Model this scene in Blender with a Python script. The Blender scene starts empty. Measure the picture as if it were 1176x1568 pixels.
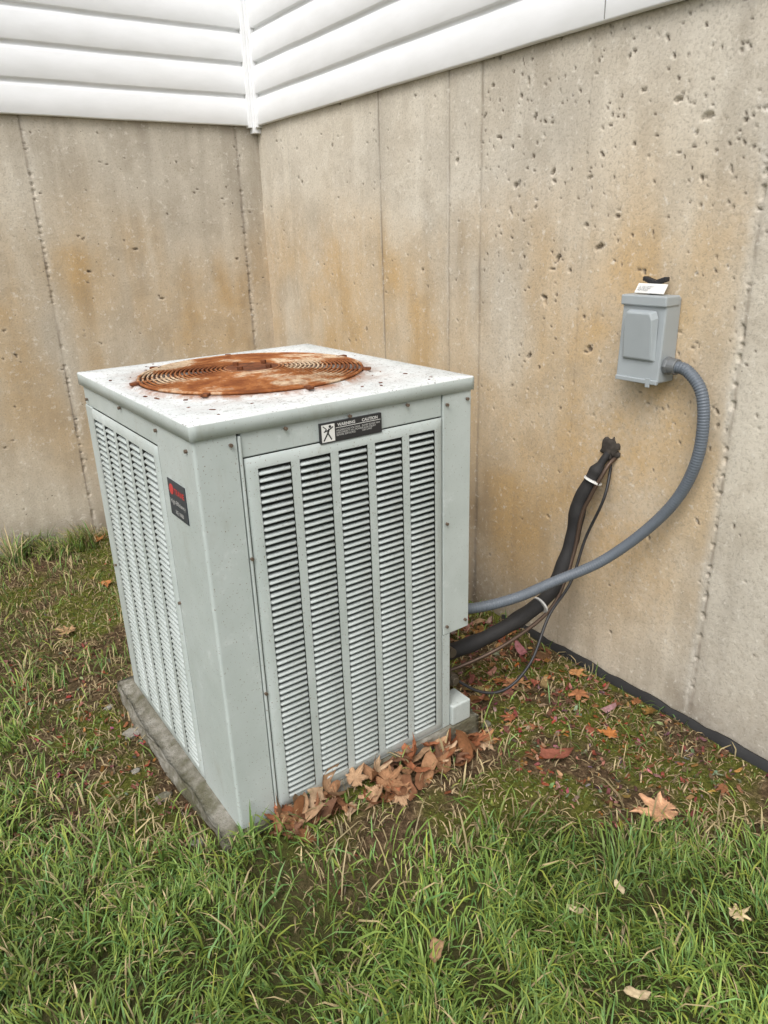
import bpy, bmesh, numpy as np, math, random
from mathutils import Vector, Matrix
random.seed(7); rng=np.random.default_rng(11)
SC=bpy.context.scene; COL=SC.collection
SC.view_settings.view_transform='Standard'; SC.view_settings.look='None'; SC.view_settings.exposure=0
# ------------------------------------------------------------------ dims (metres)
W,D,ZB,ZT=0.717,0.791,0.07,1.07
XW,YW,ZS=1.288,2.256,1.895
TH=0.0232
# ------------------------------------------------------------------ helpers
def link(o,parent=None):
    COL.objects.link(o)
    if parent: o.parent=parent
    return o
def build(name,verts,loops,totals,mat=None,cols=None,parent=None,smooth=False):
    me=bpy.data.meshes.new(name); verts=np.asarray(verts,np.float32)
    loops=np.asarray(loops,np.int32).ravel(); totals=np.asarray(totals,np.int32)
    me.vertices.add(len(verts)); me.vertices.foreach_set('co',verts.ravel())
    me.loops.add(len(loops)); me.loops.foreach_set('vertex_index',loops)
    me.polygons.add(len(totals)); st=np.concatenate([[0],np.cumsum(totals)[:-1]]).astype(np.int32)
    me.polygons.foreach_set('loop_start',st); me.polygons.foreach_set('loop_total',totals)
    if smooth: me.polygons.foreach_set('use_smooth',np.ones(len(totals),bool))
    me.update(calc_edges=True); me.validate()
    if cols is not None:
        for k,c in cols.items():
            a=me.color_attributes.new(k,'FLOAT_COLOR','POINT')
            c=np.asarray(c,np.float32)
            if c.shape[1]==3: c=np.hstack([c,np.ones((len(c),1),np.float32)])
            a.data.foreach_set('color',c.ravel())
    if mat: me.materials.append(mat)
    return link(bpy.data.objects.new(name,me),parent)
def grid(us,vs):
    nu,nv=len(us),len(vs); U,V=np.meshgrid(us,vs,indexing='ij')
    i=np.arange(nu-1)[:,None]*nv+np.arange(nv-1)[None,:]
    q=np.stack([i,i+nv,i+nv+1,i+1],-1).reshape(-1,4)
    return U.ravel(),V.ravel(),q
_T={}
def vn(x,y,s,seed):
    if seed not in _T: _T[seed]=np.random.default_rng(seed+100).random((256,256))
    t=_T[seed]; x=x/s; y=y/s; xi=np.floor(x).astype(int); yi=np.floor(y).astype(int)
    fx=x-xi; fy=y-yi; fx=fx*fx*(3-2*fx); fy=fy*fy*(3-2*fy)
    a=t[xi%256,yi%256]; b=t[(xi+1)%256,yi%256]; c=t[xi%256,(yi+1)%256]; d=t[(xi+1)%256,(yi+1)%256]
    return (a*(1-fx)+b*fx)*(1-fy)+(c*(1-fx)+d*fx)*fy
def fbm(x,y,s,seed,o=4):
    r=0;a=1;n=0
    for k in range(o): r=r+a*vn(x,y,s/2**k,seed+k); n+=a; a*=.5
    return r/n
def sst(a,b,x): t=np.clip((x-a)/(b-a),0,1); return t*t*(3-2*t)
class M:
    def __init__(s,name,rough=.6,metal=0,spec=.5):
        s.m=bpy.data.materials.new(name); s.m.use_nodes=True; s.t=s.m.node_tree; s.b=s.t.nodes['Principled BSDF']
        s.b.inputs['Roughness'].default_value=rough; s.b.inputs['Metallic'].default_value=metal; s.b.inputs['Specular IOR Level'].default_value=spec
    def n(s,t,**k):
        n=s.t.nodes.new(t)
        for a,b in k.items(): setattr(n,a,b)
        return n
    def l(s,a,b): s.t.links.new(a,b)
    def pos(s): return s.n('ShaderNodeTexCoord').outputs['Object']
    def noise(s,scale,detail=3,rough=.55,vec=None,stretch=None,off=0):
        v=vec or s.pos()
        mp=s.n('ShaderNodeMapping'); s.l(v,mp.inputs[0])
        if stretch: mp.inputs['Scale'].default_value=stretch
        mp.inputs['Location'].default_value=(off,off*1.7,off*.3)
        n=s.n('ShaderNodeTexNoise'); s.l(mp.outputs[0],n.inputs['Vector']); n.inputs['Scale'].default_value=scale; n.inputs['Detail'].default_value=detail; n.inputs['Roughness'].default_value=rough
        return n.outputs['Fac']
    def ramp(s,f,stops):
        r=s.n('ShaderNodeValToRGB'); e=r.color_ramp.elements
        while len(e)<len(stops): e.new(.5)
        for i,(p,c) in enumerate(stops):
            e[i].position=p; e[i].color=(*c,1) if hasattr(c,'__len__') else (c,c,c,1)
        s.l(f,r.inputs[0]); return r.outputs[0]
    def mix(s,f,a,b,mode='MIX'):
        x=s.n('ShaderNodeMix',data_type='RGBA',blend_type=mode)
        for i,v in ((0,f),(6,a),(7,b)):
            if hasattr(v,'is_output'): s.l(v,x.inputs[i])
            elif i==0: x.inputs[0].default_value=v
            else: x.inputs[i].default_value=(*v,1)
        return x.outputs[2]
    def math(s,op,a,b=0):
        x=s.n('ShaderNodeMath',operation=op)
        for i,v in ((0,a),(1,b)):
            if hasattr(v,'is_output'): s.l(v,x.inputs[i])
            else: x.inputs[i].default_value=v
        return x.outputs[0]
    def attr(s,name):
        a=s.n('ShaderNodeAttribute',attribute_name=name); sp=s.n('ShaderNodeSeparateColor'); s.l(a.outputs['Color'],sp.inputs[0]); return a.outputs['Color'],sp.outputs
    def color(s,c):
        if hasattr(c,'is_output'): s.l(c,s.b.inputs['Base Color'])
        else: s.b.inputs['Base Color'].default_value=(*c,1)
    def bump(s,h,strength=.5,dist=.002):
        b=s.n('ShaderNodeBump'); b.inputs['Strength'].default_value=strength; b.inputs['Distance'].default_value=dist
        s.l(h,b.inputs['Height']); s.l(b.outputs[0],s.b.inputs['Normal'])
def simple(name,c,rough=.5,metal=0,var=.12,scale=30):
    m=M(name,rough,metal); f=m.noise(scale)
    m.color(m.mix(f,tuple(x*(1-var) for x in c),tuple(min(1,x*(1+var)) for x in c))); return m.m
def bm_obj(name,bm,mat,parent=None,smooth=False,bevel=0):
    me=bpy.data.meshes.new(name); bm.to_mesh(me); bm.free(); 
    if mat: me.materials.append(mat)
    if smooth:
        for p in me.polygons: p.use_smooth=True
    o=link(bpy.data.objects.new(name,me),parent)
    if bevel:
        b=o.modifiers.new('b','BEVEL'); b.width=bevel; b.segments=2; b.limit_method='ANGLE'
    return o
def box(name,a,b,mat,parent=None,bevel=.0015):
    bm=bmesh.new(); addbox(bm,a,b); return bm_obj(name,bm,mat,parent,bevel=bevel)
def addbox(bm,a,b):
    a=Vector(a);b=Vector(b); r=bmesh.ops.create_cube(bm,size=1)['verts']
    for v in r: v.co=Vector(((v.co[i]+.5)*(b[i]-a[i])+a[i]) for i in range(3))
    return r
def cyl(bm,c,axis,r,h,seg=16,r2=None):
    rot=Vector((0,0,1)).rotation_difference(Vector(axis)).to_matrix().to_4x4()
    bmesh.ops.create_cone(bm,cap_ends=True,segments=seg,radius1=r,radius2=r if r2 is None else r2,depth=h,matrix=Matrix.Translation(c)@rot)
def empty(name): 
    e=bpy.data.objects.new(name,None); e.empty_display_size=.1; return link(e)
def catmull(pts,n=12):
    P=[Vector(p) for p in pts]; P=[P[0]*2-P[1]]+P+[P[-1]*2-P[-2]]; out=[]
    for i in range(1,len(P)-2):
        for k in range(n):
            t=k/n; a,b,c,d=P[i-1:i+3]
            out.append(.5*((2*b)+(c-a)*t+(2*a-5*b+4*c-d)*t*t+(3*b-a-3*c+d)*t**3))
    out.append(P[-2]); return out
def tube(name,pts,rad,mat,parent=None,n=12,seg=14,rf=None):
    P=catmull(pts,n); vs=[];N=len(P); s=0
    prev=None
    for i,p in enumerate(P):
        t=(P[min(i+1,N-1)]-P[max(i-1,0)]).normalized()
        if prev is None: a=t.orthogonal().normalized()
        else: a=(prev-t*prev.dot(t)).normalized()
        prev=a; b=t.cross(a)
        if i: s+=(p-P[i-1]).length
        r=rf(s,i) if rf else rad
        for k in range(seg):
            an=2*math.pi*k/seg; vs.append(p+(a*math.cos(an)+b*math.sin(an))*r)
    q=[]
    for i in range(N-1):
        for k in range(seg):
            k2=(k+1)%seg; q.append([i*seg+k,i*seg+k2,(i+1)*seg+k2,(i+1)*seg+k])
    return build(name,[tuple(v) for v in vs],q,[4]*len(q),mat,parent=parent,smooth=True)
def text(name,body,size,mat,loc,rot,parent,bold=0):
    c=bpy.data.curves.new(name,'FONT'); c.body=body; c.size=size; c.offset=bold; c.space_line=.9
    c.materials.append(mat); o=bpy.data.objects.new(name,c); link(o,parent); o.location=loc; o.rotation_euler=rot; return o
# ------------------------------------------------------------------ materials
# concrete: broad staining and painted shade come from mesh attributes, fine grain from noise
m=M('concrete',.9,spec=.25); col,rgb=m.attr('mask'); col2,rgb2=m.attr('mask2')
n4=m.noise(130,4,.7); n40=m.noise(45,4,.7,off=2)
base=m.mix(rgb2[0],(.64,.585,.485),(.52,.475,.395))
base=m.mix(rgb2[1],base,(.70,.65,.55))
base=m.mix(rgb[0],base,(.56,.385,.190))
base=m.mix(rgb2[2],base,(.34,.28,.20))
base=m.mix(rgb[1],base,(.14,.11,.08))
base=m.mix(rgb[2],base,(.72,.68,.60))
base=m.mix(m.ramp(n4,[(.30,.5),(.5,0)]),base,(.24,.21,.165))
base=m.mix(m.ramp(n40,[(.58,0),(.70,.5)]),base,(.78,.74,.66))
base=m.mix(m.ramp(n40,[(.32,.3),(.42,0)]),base,(.34,.29,.22))
vo=m.n('ShaderNodeTexVoronoi'); m.l(m.pos(),vo.inputs['Vector']); vo.inputs['Scale'].default_value=48
sp=m.n('ShaderNodeSeparateColor'); m.l(vo.outputs['Color'],sp.inputs[0])
hole=m.math('LESS_THAN',vo.outputs['Distance'],m.math('MULTIPLY',m.math('SUBTRACT',sp.outputs[0],.86),1.1))
m.color(m.mix(m.math('MULTIPLY',hole,.75),base,(.10,.085,.065)))  # pits also get a painted dark colour for their inner shade
h=m.math('ADD',m.math('MULTIPLY',n4,.5),m.math('MULTIPLY',n40,.6)); h=m.math('SUBTRACT',h,m.math('MULTIPLY',hole,.9))
m.bump(h,.65,.004); CONC=m.m
# pad
m=M('pad_concrete',.95,spec=.2); n=m.noise(22,4,.65)
c=m.mix(m.ramp(n,[(.35,0),(.65,1)]),(.22,.205,.165),(.38,.365,.32)); c=m.mix(m.ramp(m.noise(11,4,.65,off=4),[(.42,0),(.60,.75)]),c,(.095,.09,.045))
m.color(c); m.bump(m.noise(60,5,.75),1.0,.010); PAD=m.m
# vinyl
m=M('white_vinyl',.42); n=m.noise(5,4,.6,stretch=(1,1,3)); m.color(m.mix(m.ramp(n,[(.35,0),(.75,1)]),(.86,.87,.88),(.79,.80,.80)))
m.bump(m.noise(40,3,.5,stretch=(.4,.4,8)),.08,.001); VINYL=m.m
# painted sheet metal
m=M('painted_metal',.45); n=m.noise(6,4,.6); n2=m.noise(18,5,.7,off=3); n5=m.noise(260,1,.5)
c=m.mix(m.ramp(n,[(.35,0),(.7,1)]),(.43,.48,.46),(.50,.55,.535))
c=m.mix(m.ramp(n2,[(.58,0),(.70,.4)]),c,(.65,.69,.68))
c=m.mix(m.ramp(m.noise(9,5,.75,stretch=(1,1,.35),off=8),[(.57,0),(.78,.55)]),c,(.32,.32,.27))
c=m.mix(m.ramp(n5,[(.70,0),(.73,.7)]),c,(.16,.10,.06))
m.color(c); m.bump(n,.15,.006); m.l(m.ramp(n2,[(.3,.35),(.7,.6)]),m.b.inputs['Roughness']); METAL=m.m
# chalky top
m=M('chalky_top_paint',.75); a,rgb=m.attr('rust')
c=m.mix(m.ramp(m.noise(8,5,.7),[(.35,0),(.65,1)]),(.58,.61,.60),(.72,.75,.74))
c=m.mix(m.ramp(m.noise(170,3,.6),[(.61,0),(.65,.8)]),c,(.19,.18,.16))
c=m.mix(m.ramp(m.noise(48,5,.75,off=4),[(.58,0),(.64,.65)]),c,(.27,.27,.24))
rf=m.math('MULTIPLY',rgb[0],m.ramp(m.noise(22,5,.7,off=2),[(.35,.1),(.6,1.0)]))
c=m.mix(rf,c,(.28,.11,.04)); m.color(c); m.bump(m.noise(120,4,.7),.5,.002); TOPM=m.m
# rust
m=M('rusty_wire',.85,spec=.25)
c=m.ramp(m.noise(5.5,5,.65,off=1.3),[(.30,(.085,.028,.013)),(.43,(.22,.07,.02)),(.51,(.36,.14,.045)),(.58,(.60,.46,.31)),(.68,(.56,.43,.29)),(.78,(.28,.11,.035))])
c=m.mix(m.ramp(m.noise(60,4,.7),[(.45,0),(.7,.6)]),c,(.15,.045,.018)); m.color(c); m.bump(m.noise(200,3),.6,.001); RUST=m.m
m=M('dark_rust',.9,spec=.2); m.color(m.ramp(m.noise(30,5,.7),[(.35,(.05,.02,.012)),(.6,(.20,.07,.028))])); m.bump(m.noise(120,4),.6,.002); DRUST=m.m
DARK=simple('dark_interior',(.012,.013,.013),.9)
COIL=simple('coil_fins',(.028,.03,.03),.7,scale=200)
BOXG=simple('grey_enamel',(.345,.38,.395),.45,var=.10,scale=12)
COND=simple('grey_conduit',(.115,.135,.16),.5,var=.15)
INS=M('black_insulation',.75); INS.color(INS.mix(INS.noise(20),(.008,.008,.009),(.028,.026,.025))); INS.bump(INS.noise(60,4),.5,.003); INS=INS.m
COPPER=simple('weathered_copper',(.11,.075,.055),.5,.6)
BRASS=simple('weathered_valve',(.09,.075,.055),.6,.5,.4)
BLACK=simple('black_plastic',(.02,.02,.022),.45)
LBL=simple('dark_label',(.035,.042,.055),.4); WLBL=simple('white_label',(.75,.75,.72),.5,var=.05); REDL=simple('red_ink',(.55,.04,.04),.4)
TEXTW=simple('pale_ink',(.6,.6,.58),.5)
MEMB=simple('black_membrane',(.018,.018,.018),.6)
SCREW=simple('screw_zinc',(.16,.12,.09),.5,.4)
# ------------------------------------------------------------------ foundation wall
def wallpart(length_coords,seams,side):
    zs=np.concatenate([[-.3],np.arange(-.04,1.96,.0045),[2.1]])
    u,z,q=grid(length_coords,zs)
    S=30 if side=='R' else 60
    d=.006*(fbm(u,z,.7,S,3)-.5)+.0014*(fbm(u,z,.05,S+5,3)-.5)+.0010*(fbm(u*1.0,z*.12,.03,S+8,2)-.5)
    och=np.zeros_like(u);drk=np.zeros_like(u);pal=np.zeros_like(u)
    def G(cu,cz,su,sz): return np.exp(-((u-cu)/su)**2-((z-cz)/sz)**2)
    sm=np.zeros_like(u)
    for (c,kind) in seams:
        w=c+.004*(vn(z*0+c,z,.08,S+11)-.5)+.002*(vn(z*0,z,.02,S+12)-.5); e=(u-w)
        amp=vn(z*0+3*c,z,.05,S+13)
        ln=np.exp(-(e/.0035)**2); sm=sm+.15*np.exp(-np.abs(e+.01)/.035)*fbm(u,z,.2,S+17,3)*(1.3 if kind!='line' else .5)
        if kind=='fin': d+=.0034*ln*(.3+amp); pal+=.5*np.exp(-(e/.006)**2)*amp; drk+=.85*np.exp(-((e+.007)/.004)**2)*(.5+.5*amp)
        elif kind=='rag':
            d+=.004*np.exp(-(e/.005)**2)*(amp-.2)-.009*np.exp(-(e/.005)**2)*(vn(u,z,.012,S+14)>.72); d+=.0016*sst(-.003,.003,e)
            drk+=.75*np.exp(-((e+.004)/.0045)**2)*(.35+.65*sst(.2,.7,amp)); pal+=.6*np.exp(-((e-.01)/.012)**2)*amp
        elif kind=='step': d+=.0030*sst(-.003,.003,e); drk+=.6*np.exp(-((e+.004)/.005)**2)*(.5+.5*amp)
        else: d-=.0008*ln; drk+=.35*np.exp(-(e/.0025)**2)*amp
    holes=[]
    if side=='R':
        holes+=[(-.170,1.639,.012),(-.089,1.685,.008),(.317,1.552,.009),(.471,1.526,.010),(.455,1.533,.006),(.398,1.705,.008),(.55,1.669,.007),(.324,1.189,.010),(.335,1.2,.006),(.279,1.315,.009),(.138,1.06,.009),(.152,1.05,.005),(.385,1.011,.009),(.165,1.15,.006),(.126,1.346,.010),(.23,1.28,.006),(.43,1.80,.008),(.46,1.77,.006),(.75,1.62,.008),(.035,1.60,.005),(.02,1.72,.006),(.4,1.6,.006)]
        for k in range(560):
            cz=1.9-abs(rng.normal(0,.6)); cu=rng.uniform(-.6,.62) if rng.random()<.8 else rng.uniform(.6,2.2)
            holes.append((cu,cz,rng.choice([.0032,.0042,.006],p=[.6,.3,.1])))
    else:
        for k in range(130): holes.append((rng.uniform(-.6,1.28),rng.uniform(.2,1.9),rng.choice([.0035,.005,.007],p=[.6,.3,.1])))
    for (cu,cz,r) in holes:
        asp=rng.uniform(.6,1.5); iu=np.searchsorted(length_coords,[cu-3*r*1.5,cu+3*r*1.5]); iz=np.searchsorted(zs,[cz-4*r,cz+4*r])
        nz=len(zs); ii=(np.arange(iu[0],iu[1])[:,None]*nz+np.arange(iz[0],iz[1])[None,:]).ravel()
        if len(ii)==0: continue
        tilt=rng.uniform(-.5,.5); a=(u[ii]-cu)+tilt*(z[ii]-cz); b=z[ii]-cz
        rr=np.sqrt((a*asp)**2+(b/asp)**2)/r*(1+.9*(vn(u[ii],z[ii],.006,77)-.5))
        f=1-sst(.65,1.05,rr); d[ii]-=f*min(.010,r*1.2); drk[ii]+=f*(1.1 if rng.random()<.75 else .4); pal[ii]+=.15*(np.exp(-((rr-1.6)/.5)**2))*(1-f)  # hole shade painted into the dark mask as well as modelled
    fb=fbm(u,z,.5,S+20,4); st=fbm(u,z*.15,.12,S+25,4); fine=fbm(u,z,.16,S+40,5)
    band=sst(.25,.9,z)*(1-sst(1.35,1.65,z))
    och+=.62*band*sst(.30,.62,.6*fb+.4*st)
    drips=sst(.52,.72,fbm(u,z*.06,.045,S+50,3))
    if side=='R':
        och+=1.15*G(.55,.45,.45,.42)+.5*G(.02,1.35,.18,.28)+.45*G(.0,.85,.3,.4)+.5*G(1.15,1.15,.30,.3)+.4*G(1.6,1.1,.3,.35)-.3*G(.9,1.6,.3,.3)+.55*G(-.12,.45,.22,.3)
        drk+=.45*G(.64,.42,.14,.26)+.26*G(.72,1.78,.07,.18)+.22*G(.75,1.35,.05,.14)+.10*G(.35,.1,.5,.15)+.12*G(.93,1.5,.03,.5)
        drk+=.06*drips*sst(.9,1.9,z)+.12*drips*(1-sst(.3,.9,z))
        och-=.6*(1-sst(-.36,-.30,u))*1
        pal+=.3*sst(.5,.7,fb)
    else:
        och+=.60*G(.42,1.25,.16,.38)+.55*G(.95,1.0,.22,.33)+.45*G(0.0,1.3,.15,.38)+.4*G(.3,.5,.6,.3)
        drk+=.26*sst(1.5,1.9,z)*sst(.3,.7,st)+.13+.16*G(1.2,1.5,.07,.5)+.14*G(.9,1.6,.3,.3)+.09*drips  # left wall's shade painted in, overall and towards the top, besides streaks
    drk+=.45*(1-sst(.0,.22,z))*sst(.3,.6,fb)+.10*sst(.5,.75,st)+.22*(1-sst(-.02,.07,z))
    drk+=.22*sst(1.86,1.895,z)+sm  # painted shade just below the siding, plus seam staining
    och=np.clip(och,0,1)*(.62+.38*sst(.25,.7,fine)); drk=np.clip(drk,0,.95)*(.75+.25*sst(.3,.6,fine))
    mask=np.stack([och,drk,np.clip(pal,0,1)*(.25+.75*vn(u,z,.012,S+44))],1)
    mask2=np.stack([sst(.3,.7,fbm(u,z,.42,S+60,5)),.55*sst(.42,.7,fbm(u,z*.13,.06,S+66,4)),.20*sst(.5,.68,fbm(u,z,.09,S+72,5))],1)
    if side=='R': v=np.stack([XW-d,u,z],1)
    else: v=np.stack([u,YW-d,z],1)
    return v,q,mask,mask2
rc=np.concatenate([[-5,-3,-2,-1.4],np.arange(-1.0,.9,.004),np.arange(.9,YW,.006),[YW+.01]])
lc=np.concatenate([[-5,-3,-2,-1.2],np.arange(-.8,XW,.006),[XW+.01]])
v1,q1,k1,j1=wallpart(rc,[(1.22,'fin'),(.80,'fin'),(.635,'step'),(.19,'line'),(-.334,'rag'),(1.55,'line'),(1.95,'line')],'R')
v2,q2,k2,j2=wallpart(lc,[(.225,'rag'),(1.17,'rag'),(1.255,'line'),(-.6,'rag')],'L')
q2=q2[:,::-1]
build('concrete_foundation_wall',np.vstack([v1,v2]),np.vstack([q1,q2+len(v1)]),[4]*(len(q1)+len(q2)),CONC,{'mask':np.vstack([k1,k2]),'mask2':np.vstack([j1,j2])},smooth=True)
# membrane strip at base of the right wall
ys=np.linspace(-3,.46,90); vv=[];qq=[]
for i,y in enumerate(ys):
    w=.003*math.sin(y*23)+.003*math.sin(y*51); x0=XW-.012-abs(w)*.5; zt=.030+w
    vv+=[(x0,y,-.05),(x0,y,zt),(x0+.006,y,zt+.001),(x0+.006,y,-.05)]
for i in range(len(ys)-1):
    for k in range(3): a=i*4+k; qq.append([a,a+4,a+5,a+1])
build('damp_proof_membrane',vv,qq,[4]*len(qq),MEMB)
# ------------------------------------------------------------------ siding
prof=[(.0,-.004),(.020,-.004),(.0225,.0),(.0205,.098),(.0185,.104),(.0075,.114),(.006,.118),(.006,.127)]
vs=[];qs=[]
def siding(fn,a,b,nc=9):
    P=[]
    for c in range(nc):
        for (o,z) in prof[(0 if c==0 else 1):]: P.append((o+.006,ZS+c*.131+z))
    us=np.linspace(a,b,60); base=len(vs)
    for u in us:
        wob=.0012*math.sin(u*7)+.0008*math.sin(u*17+1)
        for (o,z) in P: vs.append(fn(u,o,z+wob*.6))
    n=len(P)
    for i in range(len(us)-1):
        for k in range(n-1): t=base+i*n+k; qs.append([t,t+n,t+n+1,t+1])
siding(lambda u,o,z:(u,YW-o,z),-5,XW-.02); n0=len(qs)
siding(lambda u,o,z:(XW-o,u,z),-5,YW-.02)
SID=build('vinyl_siding_wall',vs,qs,[4]*len(qs),VINYL)
box('corner_channel_back',(XW-.062,YW-.034,ZS-.012),(XW-.0435,YW-.001,3.1),VINYL,SID)
box('corner_channel_side',(XW-.034,YW-.062,ZS-.012),(XW-.001,YW-.0435,3.1),VINYL,SID)
box('corner_post',(XW-.043,YW-.043,ZS-.035),(XW-.002,YW-.002,3.1),VINYL,SID)
box('lap_joint',(XW-.0305,.137,ZS+.001),(XW-.0275,.1385,ZS+.098),simple('joint_dirt',(.25,.25,.24),.8),SID,bevel=0)
# ------------------------------------------------------------------ ground
def hgt(x,y):
    g=.024*(fbm(x+5,y+5,.5,90,4)-.5)+.008*(fbm(x+3,y,.06,95,2)-.5)
    g=g+.045*sst(1.3,2.3,y)*(1-sst(.3,.9,x))
    g=g+.050*np.exp(-(np.maximum(0,np.abs(y+.06)-.06)/.16)**2)*sst(-.45,-.10,x)*(1-sst(.45,.75,x)); return g
def bare(x,y):
    s=y-(-.24-.80*np.maximum(0,x-.50)); b=sst(-.18,.08,s)*sst(-.1,.25,x)
    b2=sst(-.62,-.10,x)*sst(-.10,.22,y)*.9
    b3=.52*sst(1.0,1.9,y)
    b=np.maximum(np.maximum(b,b2),b3); n=fbm(x+9,y+2,.22,98,4)
    return np.clip(.03+b*1.12+(n-.5)*1.15*(.4+b*(1-b)*3),0,1)
gx=np.concatenate([[-60,-20,-8,-4],np.arange(-2.2,XW+.03,.012)]) ; gx[-1]=XW+.03
gy=np.concatenate([[-60,-20,-8,-4],np.arange(-2.0,YW+.03,.012)]); gy[-1]=YW+.03
x,y,q=grid(gx,gy); b=bare(x,y); far=(x<-3)|(y<-3)
mossf=lambda x,y:sst(.45,.60,fbm(x+20,y+11,.18,110,4))
build('ground',np.stack([x,y,np.where(far,-.01,hgt(x,y))],1),q,[4]*len(q),None,{'mask':np.stack([b,mossf(x,y),fbm(x,y,.05,115,3)],1)},smooth=True)
m=M('soil_and_moss',.95,spec=.1); a,rgb=m.attr('mask')
soil=m.ramp(m.noise(45,5,.75),[(.3,(.035,.024,.014)),(.5,(.12,.08,.046)),(.68,(.30,.21,.12))])
ms=m.ramp(m.noise(90,4,.7),[(.3,(.045,.060,.010)),(.6,(.16,.18,.03))])
c=m.mix(m.math('MULTIPLY',rgb[1],.85),soil,ms); c=m.mix(m.math('SUBTRACT',1,rgb[0]),c,m.mix(m.noise(60,3),(.045,.055,.016),(.14,.13,.055)))
m.color(c); m.bump(m.noise(110,5,.8),1,.012); bpy.data.objects['ground'].data.materials.append(m.m)
# ------------------------------------------------------------------ grass
def inunit(x,y,mx=.055):
    c,s=math.cos(-TH),math.sin(-TH); X=x*c-y*s; Y=x*s+y*c
    return (X>-mx)&(X<W+.045)&(Y>-.016)&(Y<D+.05)
def blades(N,xr,yr,keepf,Lr,mat_cols,seed,flat=0,wid=(.0011,.0021)):
    r=np.random.default_rng(seed); x=r.uniform(*xr,N); y=r.uniform(*yr,N)
    k=(r.random(N)<keepf(x,y))&~inunit(x,y)&(x<XW-.012)&(y<YW-.01); x=x[k];y=y[k];N=len(x)
    L=r.uniform(*Lr,N)*(.55+.9*fbm(x,y,.15,seed+1,2)); ang=r.uniform(0,2*math.pi,N); pref=fbm(x,y,.20,seed+3,3)*5*math.pi
    dx=np.cos(ang)+1.0*np.cos(pref); dy=np.sin(ang)+1.0*np.sin(pref); nn=np.hypot(dx,dy)+1e-6; dx/=nn; dy/=nn
    lean=r.uniform(.25,1.3,N)+flat; w=r.uniform(*wid,N)*(1+.35*(r.random(N)<.15))
    tw=r.uniform(-.6,.6,N); px=-dy*np.cos(tw)+dx*np.sin(tw); py=dx*np.cos(tw)+dy*np.sin(tw)
    z0=hgt(x,y)-.004; V=np.zeros((N,7,3)); 
    for j,(t,ww) in enumerate([(0,.8),(.38,1),(.74,.75),(1,0)]):
        hz=lean*t**1.6*.85; vz=np.sqrt(np.clip(1-(lean*.75*t)**2,.05,1))*t-.18*lean*t**3
        cx=x+dx*hz*L; cy=y+dy*hz*L; cz=z0+np.maximum(vz,.05*t)*L
        cx=np.minimum(cx,XW-.014)
        if j<3:
            V[:,2*j]=np.stack([cx-px*w*ww,cy-py*w*ww,cz],1); V[:,2*j+1]=np.stack([cx+px*w*ww,cy+py*w*ww,cz],1)
        else: V[:,6]=np.stack([cx,cy,cz],1)
    base=np.arange(N)[:,None]*7; lp=(base+np.array([0,1,3,2,2,3,5,4,4,5,6])[None,:]).ravel(); tot=np.tile([4,4,3],N)
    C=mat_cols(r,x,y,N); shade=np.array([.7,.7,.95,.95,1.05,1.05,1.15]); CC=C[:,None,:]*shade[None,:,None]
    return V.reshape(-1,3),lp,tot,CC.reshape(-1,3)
def green(r,x,y,N):
    t=r.random(N)[:,None]; p=fbm(x,y,.3,140,3)[:,None]
    c=(1-t)*np.array([.070,.130,.022])+t*np.array([.215,.305,.070]); c=c*(.6+.85*p)
    yel=(r.random(N)<.28)[:,None]; c=np.where(yel,c*np.array([1.35,1.1,.9]),c)
    dry=(r.random(N)<(.06+.35*bare(x,y)))[:,None]; c=np.where(dry,np.array([.42,.34,.18])*(.5+.7*t),c)
    blue=(r.random(N)<.2)[:,None]; return np.where(blue&~dry,c*np.array([.85,1.05,1.45]),c)
def straw(r,x,y,N):
    t=r.random(N)[:,None]; return np.array([.38,.29,.16])*(.3+.95*t)
parts=[]
den=lambda x,y:(1-.96*bare(x,y))*(.42+.78*sst(.35,.62,fbm(x+2,y+7,.16,333,3)))
parts.append(blades(112000,(-1.2,XW),(-1.2,1.0),lambda x,y:den(x,y)*np.where((x<-.9)|(y<-1.1),.5,1),(.026,.074),green,201,wid=(.0011,.0022)))
parts.append(blades(13000,(-1.2,XW),(-1.2,1.0),lambda x,y:den(x,y)*sst(.4,.6,fbm(x+4,y+1,.12,444,2)),(.07,.125),green,211,wid=(.0013,.0026)))
parts.append(blades(26000,(-1.2,.75),(1.0,YW),lambda x,y:(1-.85*bare(x,y)),(.03,.08),green,202))
parts.append(blades(30000,(-3,XW),(-3,YW),lambda x,y:1.0*((x<-1.2)|(y<-1.2)),(.05,.1),green,203,wid=(.0015,.003)))
parts.append(blades(2600,(-.35,.2),(2.08,YW),lambda x,y:(fbm(x,y,.08,5,2)>.5)*1.0,(.08,.17),green,204))
parts.append(blades(28000,(-.9,XW),(-1.0,YW),lambda x,y:.12+.6*bare(x,y),(.012,.04),straw,205,flat=.5))
parts.append(blades(30000,(-.9,XW),(-.9,YW),lambda x,y:bare(x,y)*mossf(x,y),(.006,.016),green,206,wid=(.0012,.0022)))
Vs=[];Ls=[];Ts=[];Cs=[];o=0
for v,l,t,c in parts: Vs.append(v);Ls.append(l+o);Ts.append(t);Cs.append(c);o+=len(v)
m=M('grass_blades',.5,spec=.3); a,_=m.attr('col'); m.color(a)
build('grass',np.vstack(Vs),np.concatenate(Ls),np.concatenate(Ts),m.m,{'col':np.vstack(Cs)})
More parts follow.
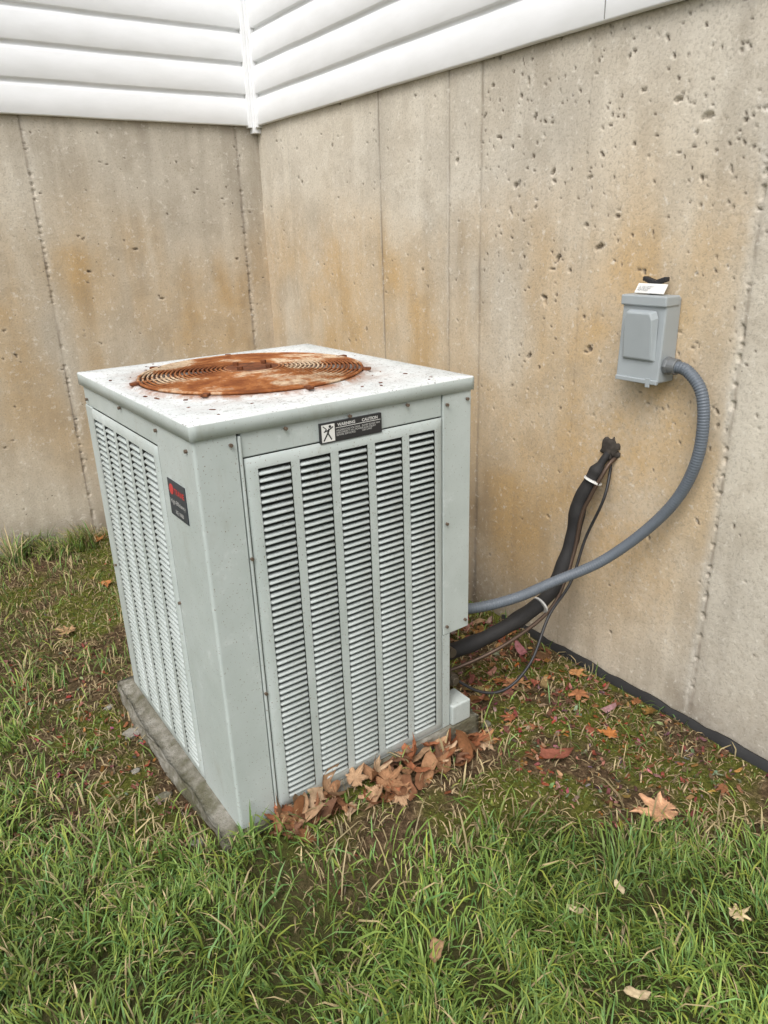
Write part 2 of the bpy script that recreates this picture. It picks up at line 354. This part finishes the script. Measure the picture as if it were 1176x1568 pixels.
# ------------------------------------------------------------------ leaves
m=M('dry_leaf',.75,spec=.15); a,_=m.attr('col'); c=m.mix(m.ramp(m.noise(70,4,.7),[(.4,0),(.7,.55)]),a,(.10,.045,.02)); m.color(c); m.bump(m.noise(150,3),.5,.002); LEAF=m.m
def leafshape():
    pts=[]; lob=[(90,1.0),(40,.88),(140,.88),(-8,.62),(188,.62)]
    for k in range(64):
        an=-90+360*k/64; r=.42
        for (l,ln) in lob:
            dd=abs((an-l+180)%360-180); r=max(r,ln*(1-.62*(dd/25)**.9) if dd<25 else 0)
            if 7<dd<14: r=max(r,ln*.70)
        if k%2: r*=.88
        pts.append((an,r if k else .08))
    return pts
LS=leafshape(); lv=[];lf=[];lt=[];lcol=[]
def addleaf(cx,cy,cz,size,rot,tilt,curl,colr,r,kind=0,tdir=0):
    b0=len(lv); R=Matrix.Rotation(tdir,3,'Z')@Matrix.Rotation(tilt,3,'X')@Matrix.Rotation(rot-tdir,3,'Z')
    ph=r.uniform(0,6.28); rings=(.0,.45,.8,1.0)
    if kind==0: sh=LS
    else: sh=[(360*k/14,(.55+.45*abs(math.cos(math.radians(360*k/14))))*r.uniform(.75,1.1)) for k in range(14)]
    n=len(sh)
    def P(an,rr):
        a=math.radians(an); X=rr*math.cos(a); Y=rr*math.sin(a)*(1 if kind==0 else .6)
        Z=curl*(X*X*.8+Y*Y*.3)+.10*math.sin(X*5+ph)*rr+.08*math.sin(Y*7+ph*2)*rr+(.05*math.cos(a*5)*rr if kind==0 else 0)
        v=R@Vector((X,Y,Z))*size; return (cx+v.x,cy+v.y,cz+v.z)
    lv.append(P(0,0)); lcol.append([c*.8 for c in colr])
    for rg in rings[1:]:
        for (an,rr) in sh:
            lv.append(P(an,rr*rg)); vein=1.0
            if kind==0 and min(abs((an-l+180)%360-180) for l in(90,40,140,-8,188))<3.5: vein=1.3
            f=(.85+.3*r.random())*(1.1 if rg<.9 else .8)*vein; lcol.append([c*f for c in colr])
    for k in range(n): lf.extend([b0,b0+1+k,b0+1+(k+1)%n]); lt.append(3)
    for g in range(2):
        for k in range(n):
            k2=(k+1)%n; a=b0+1+g*n; lf.extend([a+k,a+n+k,a+n+k2,a+k2]); lt.append(4)
r=random.Random(5)
BR=[(.33,.18,.095),(.28,.13,.06),(.42,.27,.16),(.20,.095,.05),(.47,.33,.21),(.33,.13,.065),(.17,.09,.055)]
def H(x,y): return float(hgt(np.array([x]),np.array([y]))[0])
for (x_,y_,s_,c_) in [(.746,-.035,.048,(.44,.23,.11)),(.890,-.535,.088,(.54,.31,.18)),(.764,-.808,.038,(.60,.48,.28)),(1.052,-.243,.045,(.46,.18,.055)),(.872,-.013,.038,(.28,.10,.05)),(.199,-.503,.036,(.40,.25,.14)),(1.212,.039,.05,(.44,.22,.09)),(.205,2.15,.06,(.5,.23,.08)),(-.1,1.386,.06,(.40,.26,.14)),(.122,1.703,.05,(.45,.19,.07)),(1.13,-.05,.055,(.34,.15,.07)),(1.0,.12,.05,(.36,.18,.09)),(.09,2.1,.04,(.3,.18,.09)),(.45,-.80,.026,(.5,.40,.25)),(.62,-.62,.02,(.5,.42,.26)),(.5,-.6,.02,(.5,.42,.26))]:
    hi=y_<-.4
    addleaf(x_,y_,H(x_,y_)+(.038 if hi else .014),s_,r.uniform(0,6.28),r.uniform(-.15,.15),r.uniform(.1,.5),c_,r,0 if s_>.036 else 1,r.uniform(0,6.28))
for k in range(95): # drift against the unit's foot
    x_=r.uniform(.08,.73); dn=r.random(); wd=.125*(1-.75*min(1,abs(x_-.42)/.34)); y_=-.02-wd*dn
    addleaf(x_,y_+TH*x_,H(x_,y_)+.010+.035*(1-dn)*r.random(),r.uniform(.028,.066),r.uniform(0,6.28),r.uniform(-.9,.9),r.uniform(-1.8,2.2),r.choice(BR),r,0 if r.random()<.6 else 1,r.uniform(0,6.28))
for k in range(150): # litter between unit and wall, thickest below the pipes
    if k<60: x_=r.uniform(.78,1.2); y_=r.uniform(.05,.6)
    else: x_=r.uniform(.74,XW-.03); y_=r.uniform(-.30,.9) if r.random()<.8 else r.uniform(-.7,-.2)
    if y_<-.25 and x_<1.0+(-.3-y_)*.4: continue
    addleaf(x_,y_,H(x_,y_)+.006+.012*r.random(),r.uniform(.014,.036)*(1 if r.random()<.65 else 1.5),r.uniform(0,6.28),r.uniform(-.6,.6),r.uniform(-1,1.5),tuple(c*r.uniform(.45,.95) for c in r.choice(BR)),r,0 if r.random()<.5 else 1,r.uniform(0,6.28))
for k in range(2600): # crumbs / bark bits
    u_=r.random()
    if u_<.6: x_=r.uniform(.74,XW-.02); y_=r.uniform(-.6,.9)
    elif u_<.8: x_=r.uniform(-.4,-.06); y_=r.uniform(-.1,1.4)
    else: x_=r.uniform(-.6,1.2); y_=r.uniform(-.4,2.2)
    if inunit(np.array([x_]),np.array([y_]))[0]: continue
    if bare(np.array([x_]),np.array([y_]))[0]<.35: continue
    addleaf(x_,y_,H(x_,y_)+.004+.005*r.random(),r.uniform(.004,.014),r.uniform(0,6.28),r.uniform(-.7,.7),r.uniform(-1,1),tuple(c*r.uniform(.3,1.0) for c in r.choice(BR)),r,1,r.uniform(0,6.28))
build('fallen_leaves',lv,lf,lt,LEAF,{'col':lcol})
# a few stones beside the pad
bm=bmesh.new(); rs=random.Random(3)
for (x_,y_,s_) in [(-.085,.62,.022),(-.10,.30,.018),(-.09,.05,.014),(-.11,.80,.012),(.80,.02,.014),(-.13,.45,.010)]:
    g=bmesh.ops.create_icosphere(bm,subdivisions=3,radius=1)['verts']; ph=rs.uniform(0,9)
    for v in g:
        n=float(fbm(np.array([v.co.x*1.3+ph]),np.array([v.co.y*1.3+v.co.z+ph]),.7,190,3)[0])-.5; v.co*=1+.8*n
        v.co=Vector((x_+v.co.x*s_*1.3,y_+v.co.y*s_,H(x_,y_)+.004+v.co.z*s_*.6))
bm_obj('stones',bm,PAD,smooth=True)
# ------------------------------------------------------------------ pad
U=empty('air_conditioning_unit'); U.rotation_euler=(0,0,TH)
bm=bmesh.new(); addbox(bm,(-.050,-.014,-.06),(.757,.838,ZB-.0015)); bmesh.ops.subdivide_edges(bm,edges=bm.edges[:],cuts=40,use_grid_fill=True)
for v in bm.verts:
    p=v.co; n=float(fbm(np.array([p.x+p.z*3]),np.array([p.y+p.z*2]),.08,170,4)[0])-.5; e=.024*n
    if p.x<-.045: p.x+=e+.005*math.sin(p.y*9)
    if p.x>.75: p.x+=e
    if p.y<-.010: p.y+=e*.5
    if p.z>ZB-.003:
        if p.x<-.03 or p.x>.745 or p.y>.82: p.z-=.006+abs(e)
PADO=bm_obj('concrete_pad',bm,PAD,smooth=True); PADO.rotation_euler=(0,0,TH)
# ------------------------------------------------------------------ unit: louvred panels
def louvre_panel(name,fn,a0,a1,starts,cw,z0,z1,zt,zb,nsl):
    """fn(a,depth,z)->local xyz ; depth>0 outward"""
    us=[a0,a0+.007]; 
    for s in starts: us+=[s,s+cw]
    us+=[a1-.007,a1]; zs=[zb,zb+.007,z0,z1,zt-.007,zt]
    V=[];F=[]
    for i,u in enumerate(us):
        for j,z in enumerate(zs):
            edge=i in(0,len(us)-1) or j in(0,len(zs)-1); V.append(fn(u,.0005 if edge else .0065,z))
    n=len(zs)
    for i in range(len(us)-1):
        for j in range(n-1):
            if j==2 and 2<=i<len(us)-3 and (i-2)%2==0: continue
            t=i*n+j; F.append([t,t+n,t+n+1,t+1])
    build(name,V,F,[4]*len(F),METAL,parent=U)
    V=[];F=[]; P=(z1-z0)/nsl
    for s in starts:
        for k in range(nsl):
            zz=z0+k*P+.0008
            pr=[(.0082,0),(.0064,.0036),(-.0032,.0076),(-.0032,.0064),(.0050,.0022),(.0068,-.0006)]
            b=len(V)
            for u in (s-.0005,s+.004,s+cw-.004,s+cw+.0005):
                e=1 if s<u<s+cw else .35
                for (d,h) in pr: V.append(fn(u,d*e if d>0 else d,zz+h))
            for g in range(3):
                for i in range(6):
                    i2=(i+1)%6; F.append([b+g*6+i,b+(g+1)*6+i,b+(g+1)*6+i2,b+g*6+i2])
    build(name+'_slats',V,F,[4]*len(F),METAL,parent=U)
cs=[.129+.0985*k for k in range(5)]; ls=[.235+.0985*k for k in range(5)]
louvre_panel('front_panel',lambda a,d,z:(a,-d,z),.102,.627,cs,.0775,.100,.955,.980,.075,54)
louvre_panel('left_panel',lambda a,d,z:(-d,a,z),.216,.728,ls,.0775,.100,.955,.980,.075,54)
louvre_panel('back_panel',lambda a,d,z:(a,D+d,z),.102,.627,cs,.0775,.100,.955,.980,.075,54)
louvre_panel('side_panel',lambda a,d,z:(W+d,a,z),.30,.728,[.325+.0985*k for k in range(4)],.0775,.100,.955,.980,.075,54)
box('condenser_coil',(.022,.026,.075),(.640,D-.022,1.0),COIL,U,bevel=0)
def sheet(name,a,b,bev=.0025): return box(name,a,b,METAL,U,bevel=bev)
bm=bmesh.new()
prof2=[(.090,-.003),(.004,-.003),(.0005,-.0022),(-.0022,.0005),(-.003,.004),(-.003,.205),(-.0015,.212),(.012,.212),(.012,.010),(.090,.010)]
def prism(bm,pr,z0,z1):
    lo=[bm.verts.new((x,y,z0)) for x,y in pr]; hi=[bm.verts.new((x,y,z1)) for x,y in pr]; n=len(pr)
    for i in range(n): bm.faces.new((lo[i],lo[(i+1)%n],hi[(i+1)%n],hi[i]))
    bm.faces.new(lo[::-1]); bm.faces.new(hi)
prism(bm,prof2,ZB,1.036); bmesh.ops.recalc_face_normals(bm,faces=bm.faces[:]); bm_obj('corner_post',bm,METAL,U,bevel=.001)
sheet('flange_strip',(.0925,-.006,ZB+.004),(.099,.012,1.030))
sheet('front_top_rail',(.1,-.0005,.982),(.627,.014,1.036)); 
sheet('left_top_rail',(-.0005,.2135,.982),(.014,D-.004,1.036))
sheet('left_rear_post',(-.002,.7295,ZB),(.014,D+.002,.981))
sheet('rear_return',(.0145,D-.012,ZB),(.10,D+.002,1.036))
sheet('right_front_post',(.6295,-.0035,.374),(W+.003,.012,1.036))
sheet('right_side_sheet',(W-.012,.0125,.374),(W+.003,.298,1.036))
sheet('right_side_rail',(W-.012,.2985,.982),(W+.001,D+.002,1.036))
sheet('right_side_lower',(W-.012,.20,ZB),(W+.002,.298,.3735))
sheet('right_rear_post',(W-.012,.7295,ZB),(W+.002,D+.002,.981))
sheet('back_rear_sheet',(.63,D-.012,ZB),(W-.013,D+.002,1.036))
sheet('right_stile_lower',(.6285,-.002,ZB),(.655,.016,.3735))
box('valve_recess_back',(.656,.19,ZB),(W-.013,.199,.3735),DARK,U,0)
box('valve_recess_side',(.642,.017,ZB),(.6555,.189,.3735),COIL,U,0)
sheet('base_foot',(.657,-.012,ZB),(.725,.06,.135),.004)
sheet('base_pan',(.1,-.001,ZB),(.6275,.016,.0745),.001); sheet('base_pan_left',(-.001,.213,ZB),(.016,.7285,.0745),.001)
bm=bmesh.new()
for (c,ax,rr_,h) in [((.685,.05,.285),(0,1,0),.014,.06),((.685,.05,.20),(0,1,0),.018,.07),((.685,.02,.20),(0,1,0),.011,.03),((.695,.09,.24),(1,0,.2),.011,.08),((.68,.06,.33),(1,0,0),.008,.05)]: cyl(bm,c,ax,rr_,h)
bm_obj('service_valves',bm,BRASS,U,bevel=.001)
bm=bmesh.new()
for (x_,z_) in [(.075,1.015),(.0955,.76),(.0955,.42),(.64,1.01),(.705,1.015),(.36,1.028),(.64,.7),(.705,.40),(.64,.40),(.2,1.028),(.52,1.028)]: cyl(bm,(x_,-.0075,z_),(0,-1,0),.004,.006,10)
for (y_,z_) in [(.2,1.02),(.45,1.027),(.755,1.0),(.205,.6),(.755,.5),(.03,1.01)]: cyl(bm,(-.0055,y_,z_),(-1,0,0),.004,.006,10)
bm_obj('screws',bm,SCREW,U)
# top cover with circular opening
cxy=(.340,.422); RO=.292; N=192; V=[];CC=[];F=[]; ov=.008; zt=ZT
def sq(an,g=0):
    dx,dy=math.cos(an),math.sin(an); x0,x1=-ov-g-cxy[0],W+ov+g-cxy[0]; y0,y1=-ov-g-cxy[1],D+ov+g-cxy[1]
    t=min([(x1 if dx>0 else x0)/dx if abs(dx)>1e-9 else 9,(y1 if dy>0 else y0)/dy if abs(dy)>1e-9 else 9]); return dx*t,dy*t
angs=sorted(set([2*math.pi*k/N for k in range(N)]+[math.atan2(sy-cxy[1],sx-cxy[0])%(2*math.pi) for sx in(-ov,W+ov) for sy in(-ov,D+ov)]))
N=len(angs)
for i,an in enumerate(angs):
    ca,sa=math.cos(an),math.sin(an); s=sq(an)
    def ins(d): 
        f=1-d/math.hypot(*s); return (s[0]*f,s[1]*f)
    rowsd=[((RO-.012)*ca,(RO-.012)*sa,zt-.055,1),((RO-.006)*ca,(RO-.006)*sa,zt-.004,1),(RO*ca,RO*sa,zt+.003,1),((RO+.010)*ca,(RO+.010)*sa,zt+.002,.9),((RO+.016)*ca,(RO+.016)*sa,zt-.003,.55)]
    so=math.hypot(*s)
    for f in (.25,.6): 
        rr=(RO+.016)*(1-f)+(so-.004)*f; rowsd.append((rr*ca,rr*sa,zt-.003+.001*math.sin(an*3+f*5),.25*(1-f)))
    a=ins(.003); rowsd.append((*a,zt-.001,0)); rowsd.append((*s,zt-.004,.05)); rowsd.append((*s,zt-.034,.2)); b_=ins(.004); rowsd.append((*b_,zt-.0345,.2))
    for (X,Y,Z,c_) in rowsd: V.append((X+cxy[0],Y+cxy[1],Z)); CC.append((c_,0,0))
K=len(V)//N
for i in range(N):
    for k in range(K-1):
        a=i*K+k; b_=((i+1)%N)*K+k; F.append([a,a+1,b_+1,b_])
TC=build('top_cover',V,F,[4]*len(F),TOPM,{'rust':CC},parent=U)
TC.data.materials.append(METAL)
for i,p in enumerate(TC.data.polygons):
    if i%(K-1)>=K-3: p.material_index=1
# fan grille
gv=[];gf=[]
def ringw(R,z,w,seg=96,ps=6,wob=0):
    b=len(gv)
    for i in range(seg):
        a=2*math.pi*i/seg; zz=z+wob*math.sin(a*8)
        for k in range(ps):
            t=2*math.pi*k/ps; rr=R+w*math.cos(t); gv.append((cxy[0]+rr*math.cos(a),cxy[1]+rr*math.sin(a),zz+w*math.sin(t)))
    for i in range(seg):
        for k in range(ps):
            i2=(i+1)%seg;k2=(k+1)%ps; gf.append([b+i*ps+k,b+i2*ps+k,b+i2*ps+k2,b+i*ps+k2])
RG=.286
def dome(rr): return ZT+.006+.010*(1-(rr/RG)**2)
for k in range(20): 
    rr=.070+(RG-.070)*k/19; ringw(rr,dome(rr),.0027 if k<19 else .004)
def rod(p,q_,w,ps=6):
    p=Vector(p);q_=Vector(q_);t=(q_-p).normalized();a=t.orthogonal().normalized();c=t.cross(a);b=len(gv)
    for e in (p,q_):
        for k in range(ps): an=2*math.pi*k/ps; gv.append(tuple(e+(a*math.cos(an)+c*math.sin(an))*w))
    for k in range(ps): k2=(k+1)%ps; gf.append([b+k,b+k2,b+ps+k2,b+ps+k])
for k in range(16):
    a=2*math.pi*(k+.3)/16; prev=None
    for rr in np.linspace(.05,RG+.004,7):
        p=(cxy[0]+rr*math.cos(a),cxy[1]+rr*math.sin(a),dome(rr)-.0045)
        if prev: rod(prev,p,.0026)
        prev=p
build('fan_grille',gv,gf,[4]*len(gf),RUST,parent=U,smooth=True)
bm=bmesh.new(); cyl(bm,(cxy[0],cxy[1],dome(0)-.001),(0,0,1),.075,.004,48); cyl(bm,(cxy[0],cxy[1],dome(0)-.02),(0,0,1),.068,.03,40)
for k in range(4):
    a=k*math.pi/2+.5; cyl(bm,(cxy[0]+.052*math.cos(a),cxy[1]+.052*math.sin(a),dome(0)+.005),(0,0,1),.008,.010,6)
bm_obj('motor_mount',bm,DRUST,U,bevel=.001)
bm=bmesh.new()
for a in (.1,1.35,2.2,3.0,3.9,4.7,5.6):
    r_=addbox(bm,(-.014,-.008,0),(.014,.008,.006)); bmesh.ops.transform(bm,matrix=Matrix.Translation((cxy[0]+(RO+.004)*math.cos(a),cxy[1]+(RO+.004)*math.sin(a),ZT+.003))@Matrix.Rotation(a,4,'Z'),verts=r_)
bm_obj('grille_clips',bm,DRUST,U,bevel=.001)
bm=bmesh.new(); cyl(bm,(cxy[0],cxy[1],ZT-.09),(0,0,1),.06,.12,32)
bm_obj('fan_motor',bm,DRUST,U)
V=[];F=[]
for k in range(4):
    a0=k*math.pi/2; b=len(V)
    for i in range(8):
        for j in range(8):
            rr=.06+.205*i/7; a=a0+(j/7-.5)*1.15*(1-.2*i/7); V.append((cxy[0]+rr*math.cos(a),cxy[1]+rr*math.sin(a),ZT-.085+.05*(j/7-.5)))
    for i in range(7):
        for j in range(7): t=b+i*8+j; F.append([t,t+8,t+9,t+1])
build('fan_blades',V,F,[4]*len(F),simple('fan_blade_metal',(.10,.09,.08),.6,.3),parent=U,smooth=True)
bm=bmesh.new(); rd=random.Random(9)
for k in range(60):
    x_=rd.uniform(.01,W-.01); y_=rd.uniform(.01,D-.01)
    if math.hypot(x_-cxy[0],y_-cxy[1])<RO+.02: continue
    s_=rd.uniform(.0012,.004); r_=addbox(bm,(-s_*rd.uniform(.8,2.5),-s_,0),(s_,s_,.0012)); bmesh.ops.transform(bm,matrix=Matrix.Translation((x_,y_,ZT-.0028))@Matrix.Rotation(rd.uniform(0,6),4,'Z')@Matrix.Rotation(rd.uniform(-.2,.2),4,'X'),verts=r_)
bm_obj('surface_debris',bm,DRUST,U)
box('dark_inner_sheet',(.02,.02,1.001),(W-.02,D-.02,1.004),DARK,U,0)  # near-black sheet standing in for the dark inside of the cabinet
# labels
box('nameplate',(-.0048,.070,.838),(-.0032,.170,.922),LBL,U,.0004)
rotL=(math.radians(90),0,math.radians(-90))
bm=bmesh.new(); cyl(bm,(-.0052,.150,.900),(-1,0,0),.012,.0006,24); bm_obj('badge',bm,REDL,U)
text('name_text','TRANE',.018,REDL,(-.0052,.134,.893),rotL,U,.0005)
text('script_text','High Efficiency',.0145,TEXTW,(-.0052,.163,.868),rotL,U)
text('model_text','XE 1000',.013,TEXTW,(-.0052,.140,.846),rotL,U)
box('warning_label',(.282,-.0082,.978),(.444,-.0008,1.0225),BLACK,U,.0003)
box('warning_pictogram',(.285,-.0090,.981),(.318,-.0082,1.0195),WLBL,U,0)
rf_=(math.radians(90),0,0)
def stroke(bm,x0,z0,x1,z1,w): 
    d_=Vector((x1-x0,0,z1-z0)); L=d_.length; r_=addbox(bm,(0,-.0004,-w/2),(L,0,w/2)); bmesh.ops.transform(bm,matrix=Matrix.Translation((x0,-.0091,z0))@Matrix.Rotation(-math.atan2(z1-z0,x1-x0),4,'Y'),verts=r_)
bm=bmesh.new()
for s_ in [(.289,.984,.300,1.001,.003),(.300,1.001,.309,.985,.003),(.300,1.001,.304,1.010,.004),(.290,1.004,.303,1.007,.0025),(.303,1.007,.314,1.013,.0025),(.288,1.017,.297,1.009,.002),(.297,1.009,.293,1.006,.002)]: stroke(bm,*s_)
cyl(bm,(.306,-.0092,1.0145),(0,-1,0),.0032,.0006,12); bm_obj('pictogram_figure',bm,BLACK,U)
text('warning_head','WARNING',.0095,TEXTW,(.326,-.0087,1.0115),rf_,U,.0003); text('caution_head','CAUTION',.0095,TEXTW,(.390,-.0087,1.0115),rf_,U,.0003)
box('head_rule',(.321,-.0086,1.0080),(.441,-.0082,1.0090),WLBL,U,0)
text('warning_text','HAZARDOUS VOLTAGE\nDISCONNECT ALL POWER\nBEFORE SERVICING',.0058,TEXTW,(.322,-.0087,1.0005),rf_,U); text('caution_text','SHARP EDGES MAY\nCAUSE INJURY\nUSE CARE',.0058,TEXTW,(.390,-.0087,1.0005),rf_,U)
bm=bmesh.new(); cyl(bm,(W+.018,.07,.885),(1,0,0),.018,.03,20); cyl(bm,(W+.008,.07,.885),(1,0,0),.024,.01,6); bm_obj('conduit_fitting',bm,COND,U,bevel=.001)
# ------------------------------------------------------------------ electrical disconnect
E=empty('electrical_disconnect_box'); Y0,Y1,Z0,Z1=-.158,-.022,1.006,1.224; XF=XW-.070
bm=bmesh.new(); 
vs8=addbox(bm,(XF,Y0,Z0),(XW-.002,Y1,Z1))
for v in vs8:
    if v.co.x<XF+.01 and v.co.z>Z1-.01: v.co.x+=.008
bm_obj('enclosure',bm,BOXG,E,bevel=.004)
box('hood',(XF-.001,Y0-.003,Z1-.022),(XW-.012,Y1+.003,Z1+.005),BOXG,E,.004)
bm=bmesh.new(); cyv=[(Y0+.016,Z0+.055),(Y1-.016,Z0+.055),(Y1-.018,Z1-.050),(Y1-.026,Z1-.032),(Y0+.026,Z1-.032),(Y0+.018,Z1-.050)]
lo=[bm.verts.new((XF+.002,y_,z_)) for y_,z_ in cyv]; cyc=(Y0+Y1)/2
hi=[bm.verts.new((XF-.007 if z_<Z1-.06 else XF-.018,cyc+(y_-cyc)*.86,z_+(.004 if z_<Z1-.1 else -.005))) for y_,z_ in cyv]
for i in range(6): bm.faces.new((lo[i],lo[(i+1)%6],hi[(i+1)%6],hi[i]))
bm.faces.new(hi); bmesh.ops.recalc_face_normals(bm,faces=bm.faces[:]); bm_obj('cover_boss',bm,BOXG,E,bevel=.004)
box('cover_lip',(XF-.004,Y0+.001,Z0-.004),(XF+.006,Y1-.001,Z0+.008),BOXG,E,.002)
box('lock_hasp',(XF-.0065,Y0+.020,Z0-.012),(XF-.0043,Y0+.034,Z0+.012),BOXG,E,.001)
o=box('rating_label',(-.0015,-.045,-.014),(.0015,.045,.014),WLBL,E,.0003); o.location=(XF+.028,cyc,Z1+.020); o.rotation_euler=(0,math.radians(35),0)
text('rating_text','AC DISCONNECT\n60A 240V MAX\nNON FUSED',.006,BLACK,(XF+.0235,cyc+.036,Z1+.024),(math.radians(55),0,math.radians(-90)),E)
bm=bmesh.new()
addbox(bm,(XF+.036,cyc-.012,Z1+.004),(XF+.054,cyc+.012,Z1+.040))
for s in (-1,1):
    for k in range(4): addbox(bm,(XF+.037,cyc+s*(.010+.007*k)-.006,Z1+.030+.0025*k),(XF+.053,cyc+s*(.010+.007*k)+.006,Z1+.043+.0022*k))
bm_obj('pull_handle',bm,BLACK,E,bevel=.003)
bm=bmesh.new(); cyl(bm,(XW-.040,Y0-.008,1.052),(0,-1,0),.024,.010,8); cyl(bm,(XW-.040,Y0-.022,1.052),(0,-1,-.05),.021,.026,20); bm_obj('conduit_connector',bm,simple('zinc_fitting',(.22,.23,.235),.4,.5),E,bevel=.0015)
# flexible conduit
cp=[(XW-.040,-.183,1.052),(XW-.041,-.223,1.045),(XW-.043,-.270,1.000),(XW-.047,-.290,.920),(XW-.048,-.284,.814),(XW-.050,-.242,.701),(1.215,-.168,.588),(1.150,-.077,.479),(1.05,.004,.414),(.93,.043,.381),(.82,.0945,.362),(.705,.150,.365)]
tube('flexible_conduit',cp,.0155,COND,n=60,seg=16,rf=lambda s,i:.0155+.0007*math.sin(s*2*math.pi/.0075))
# refrigerant lines
L_=empty('refrigerant_lines')
lp=[(1.33,.030,.775),(XW-.008,.033,.757),(1.252,.042,.715),(1.235,.062,.655),(1.22,.078,.595),(1.20,.080,.480),(1.15,.076,.375),(1.10,.072,.325),(1.02,.075,.290),(.90,.0914,.252),(.80,.137,.212),(.69,.16,.205)]
tube('insulated_suction_line',lp,.026,INS,L_,n=20,seg=18,rf=lambda s,i:.011+.0125*float(sst(.085,.115,s))+.0016*math.sin(s*31)+.001*math.sin(s*77))
lp2=[(x_-.014,y_-.024,z_-.014-.003*k) for k,(x_,y_,z_) in enumerate(lp)]
tube('liquid_line',lp2,.006,COPPER,L_,n=14,seg=10)
tube('control_cable',[(1.30,.03,.745),(1.24,.0,.64),(1.21,.035,.50),(1.15,.03,.37),(1.05,.02,.29),(.95,-.01,.18),(.86,.0,.115),(.78,.04,.12),(.69,.1,.2)],.0045,BLACK,L_,n=14,seg=8)
for t_,(x_,y_,z_),ax in [(0,(1.238,.050,.680),(.4,-.25,1)),(1,(1.06,.070,.305),(1,-.05,.45))]:
    bm=bmesh.new(); cyl(bm,(x_,y_-.004,z_),ax,.029,.006,24); bm_obj('cable_tie',bm,WLBL if t_==0 else TEXTW,L_)
bm=bmesh.new(); bmesh.ops.create_icosphere(bm,subdivisions=4,radius=1)
for v in bm.verts:
    n=float(fbm(np.array([v.co.y*2+4]),np.array([v.co.z*2+4]),.5,180,3)[0])-.5; v.co*=1+1.1*n
    v.co=Vector((XW-.002+v.co.x*.012,.026+v.co.y*.030,.775+v.co.z*.036))
bm_obj('wall_hole_dark',bm,simple('dark_hole_fill',(.05,.042,.035),.9),L_,smooth=True)  # dark lump added in place of the broken hole around the pipes
# ------------------------------------------------------------------ light
w=bpy.data.worlds.new('World'); SC.world=w; w.use_nodes=True; nt=w.node_tree; bg=nt.nodes['Background']
sky=nt.nodes.new('ShaderNodeTexSky'); sky.sky_type='NISHITA'; sky.sun_disc=False; sky.sun_elevation=math.radians(52); sky.air_density=1; sky.dust_density=4; sky.ozone_density=1
SA=math.radians(232)
sky.sun_rotation=SA
hs=nt.nodes.new('ShaderNodeHueSaturation'); hs.inputs['Saturation'].default_value=.35; hs.inputs['Value'].default_value=1.3; nt.links.new(sky.outputs[0],hs.inputs['Color']); nt.links.new(hs.outputs[0],bg.inputs[0]); bg.inputs[1].default_value=.15
s=bpy.data.lights.new('sun','SUN'); s.energy=1.5; s.angle=math.radians(35); s.color=(1,.97,.93); so=link(bpy.data.objects.new('sun',s))
el=math.radians(52); dv=Vector((math.sin(SA)*math.cos(el),math.cos(SA)*math.cos(el),math.sin(el))); so.rotation_euler=dv.to_track_quat('Z','Y').to_euler()
# ------------------------------------------------------------------ camera
cam=bpy.data.cameras.new('Camera'); co=link(bpy.data.objects.new('Camera',cam)); SC.camera=co
cam.sensor_fit='VERTICAL'; cam.sensor_height=36; cam.lens=1125.67/1568*36; cam.clip_start=.02; cam.clip_end=500
yaw,pi_,ro=.5889,.3647,-.0319
fw=Vector((math.sin(yaw)*math.cos(pi_),math.cos(yaw)*math.cos(pi_),-math.sin(pi_))); rr=Vector((math.cos(yaw),-math.sin(yaw),0)); uu=rr.cross(fw)
r2=rr*math.cos(ro)+uu*math.sin(ro); u2=-rr*math.sin(ro)+uu*math.cos(ro)
mt=Matrix((r2,u2,-fw)).transposed().to_4x4(); mt.translation=(-.4645,-1.356,1.4057); co.matrix_world=mt
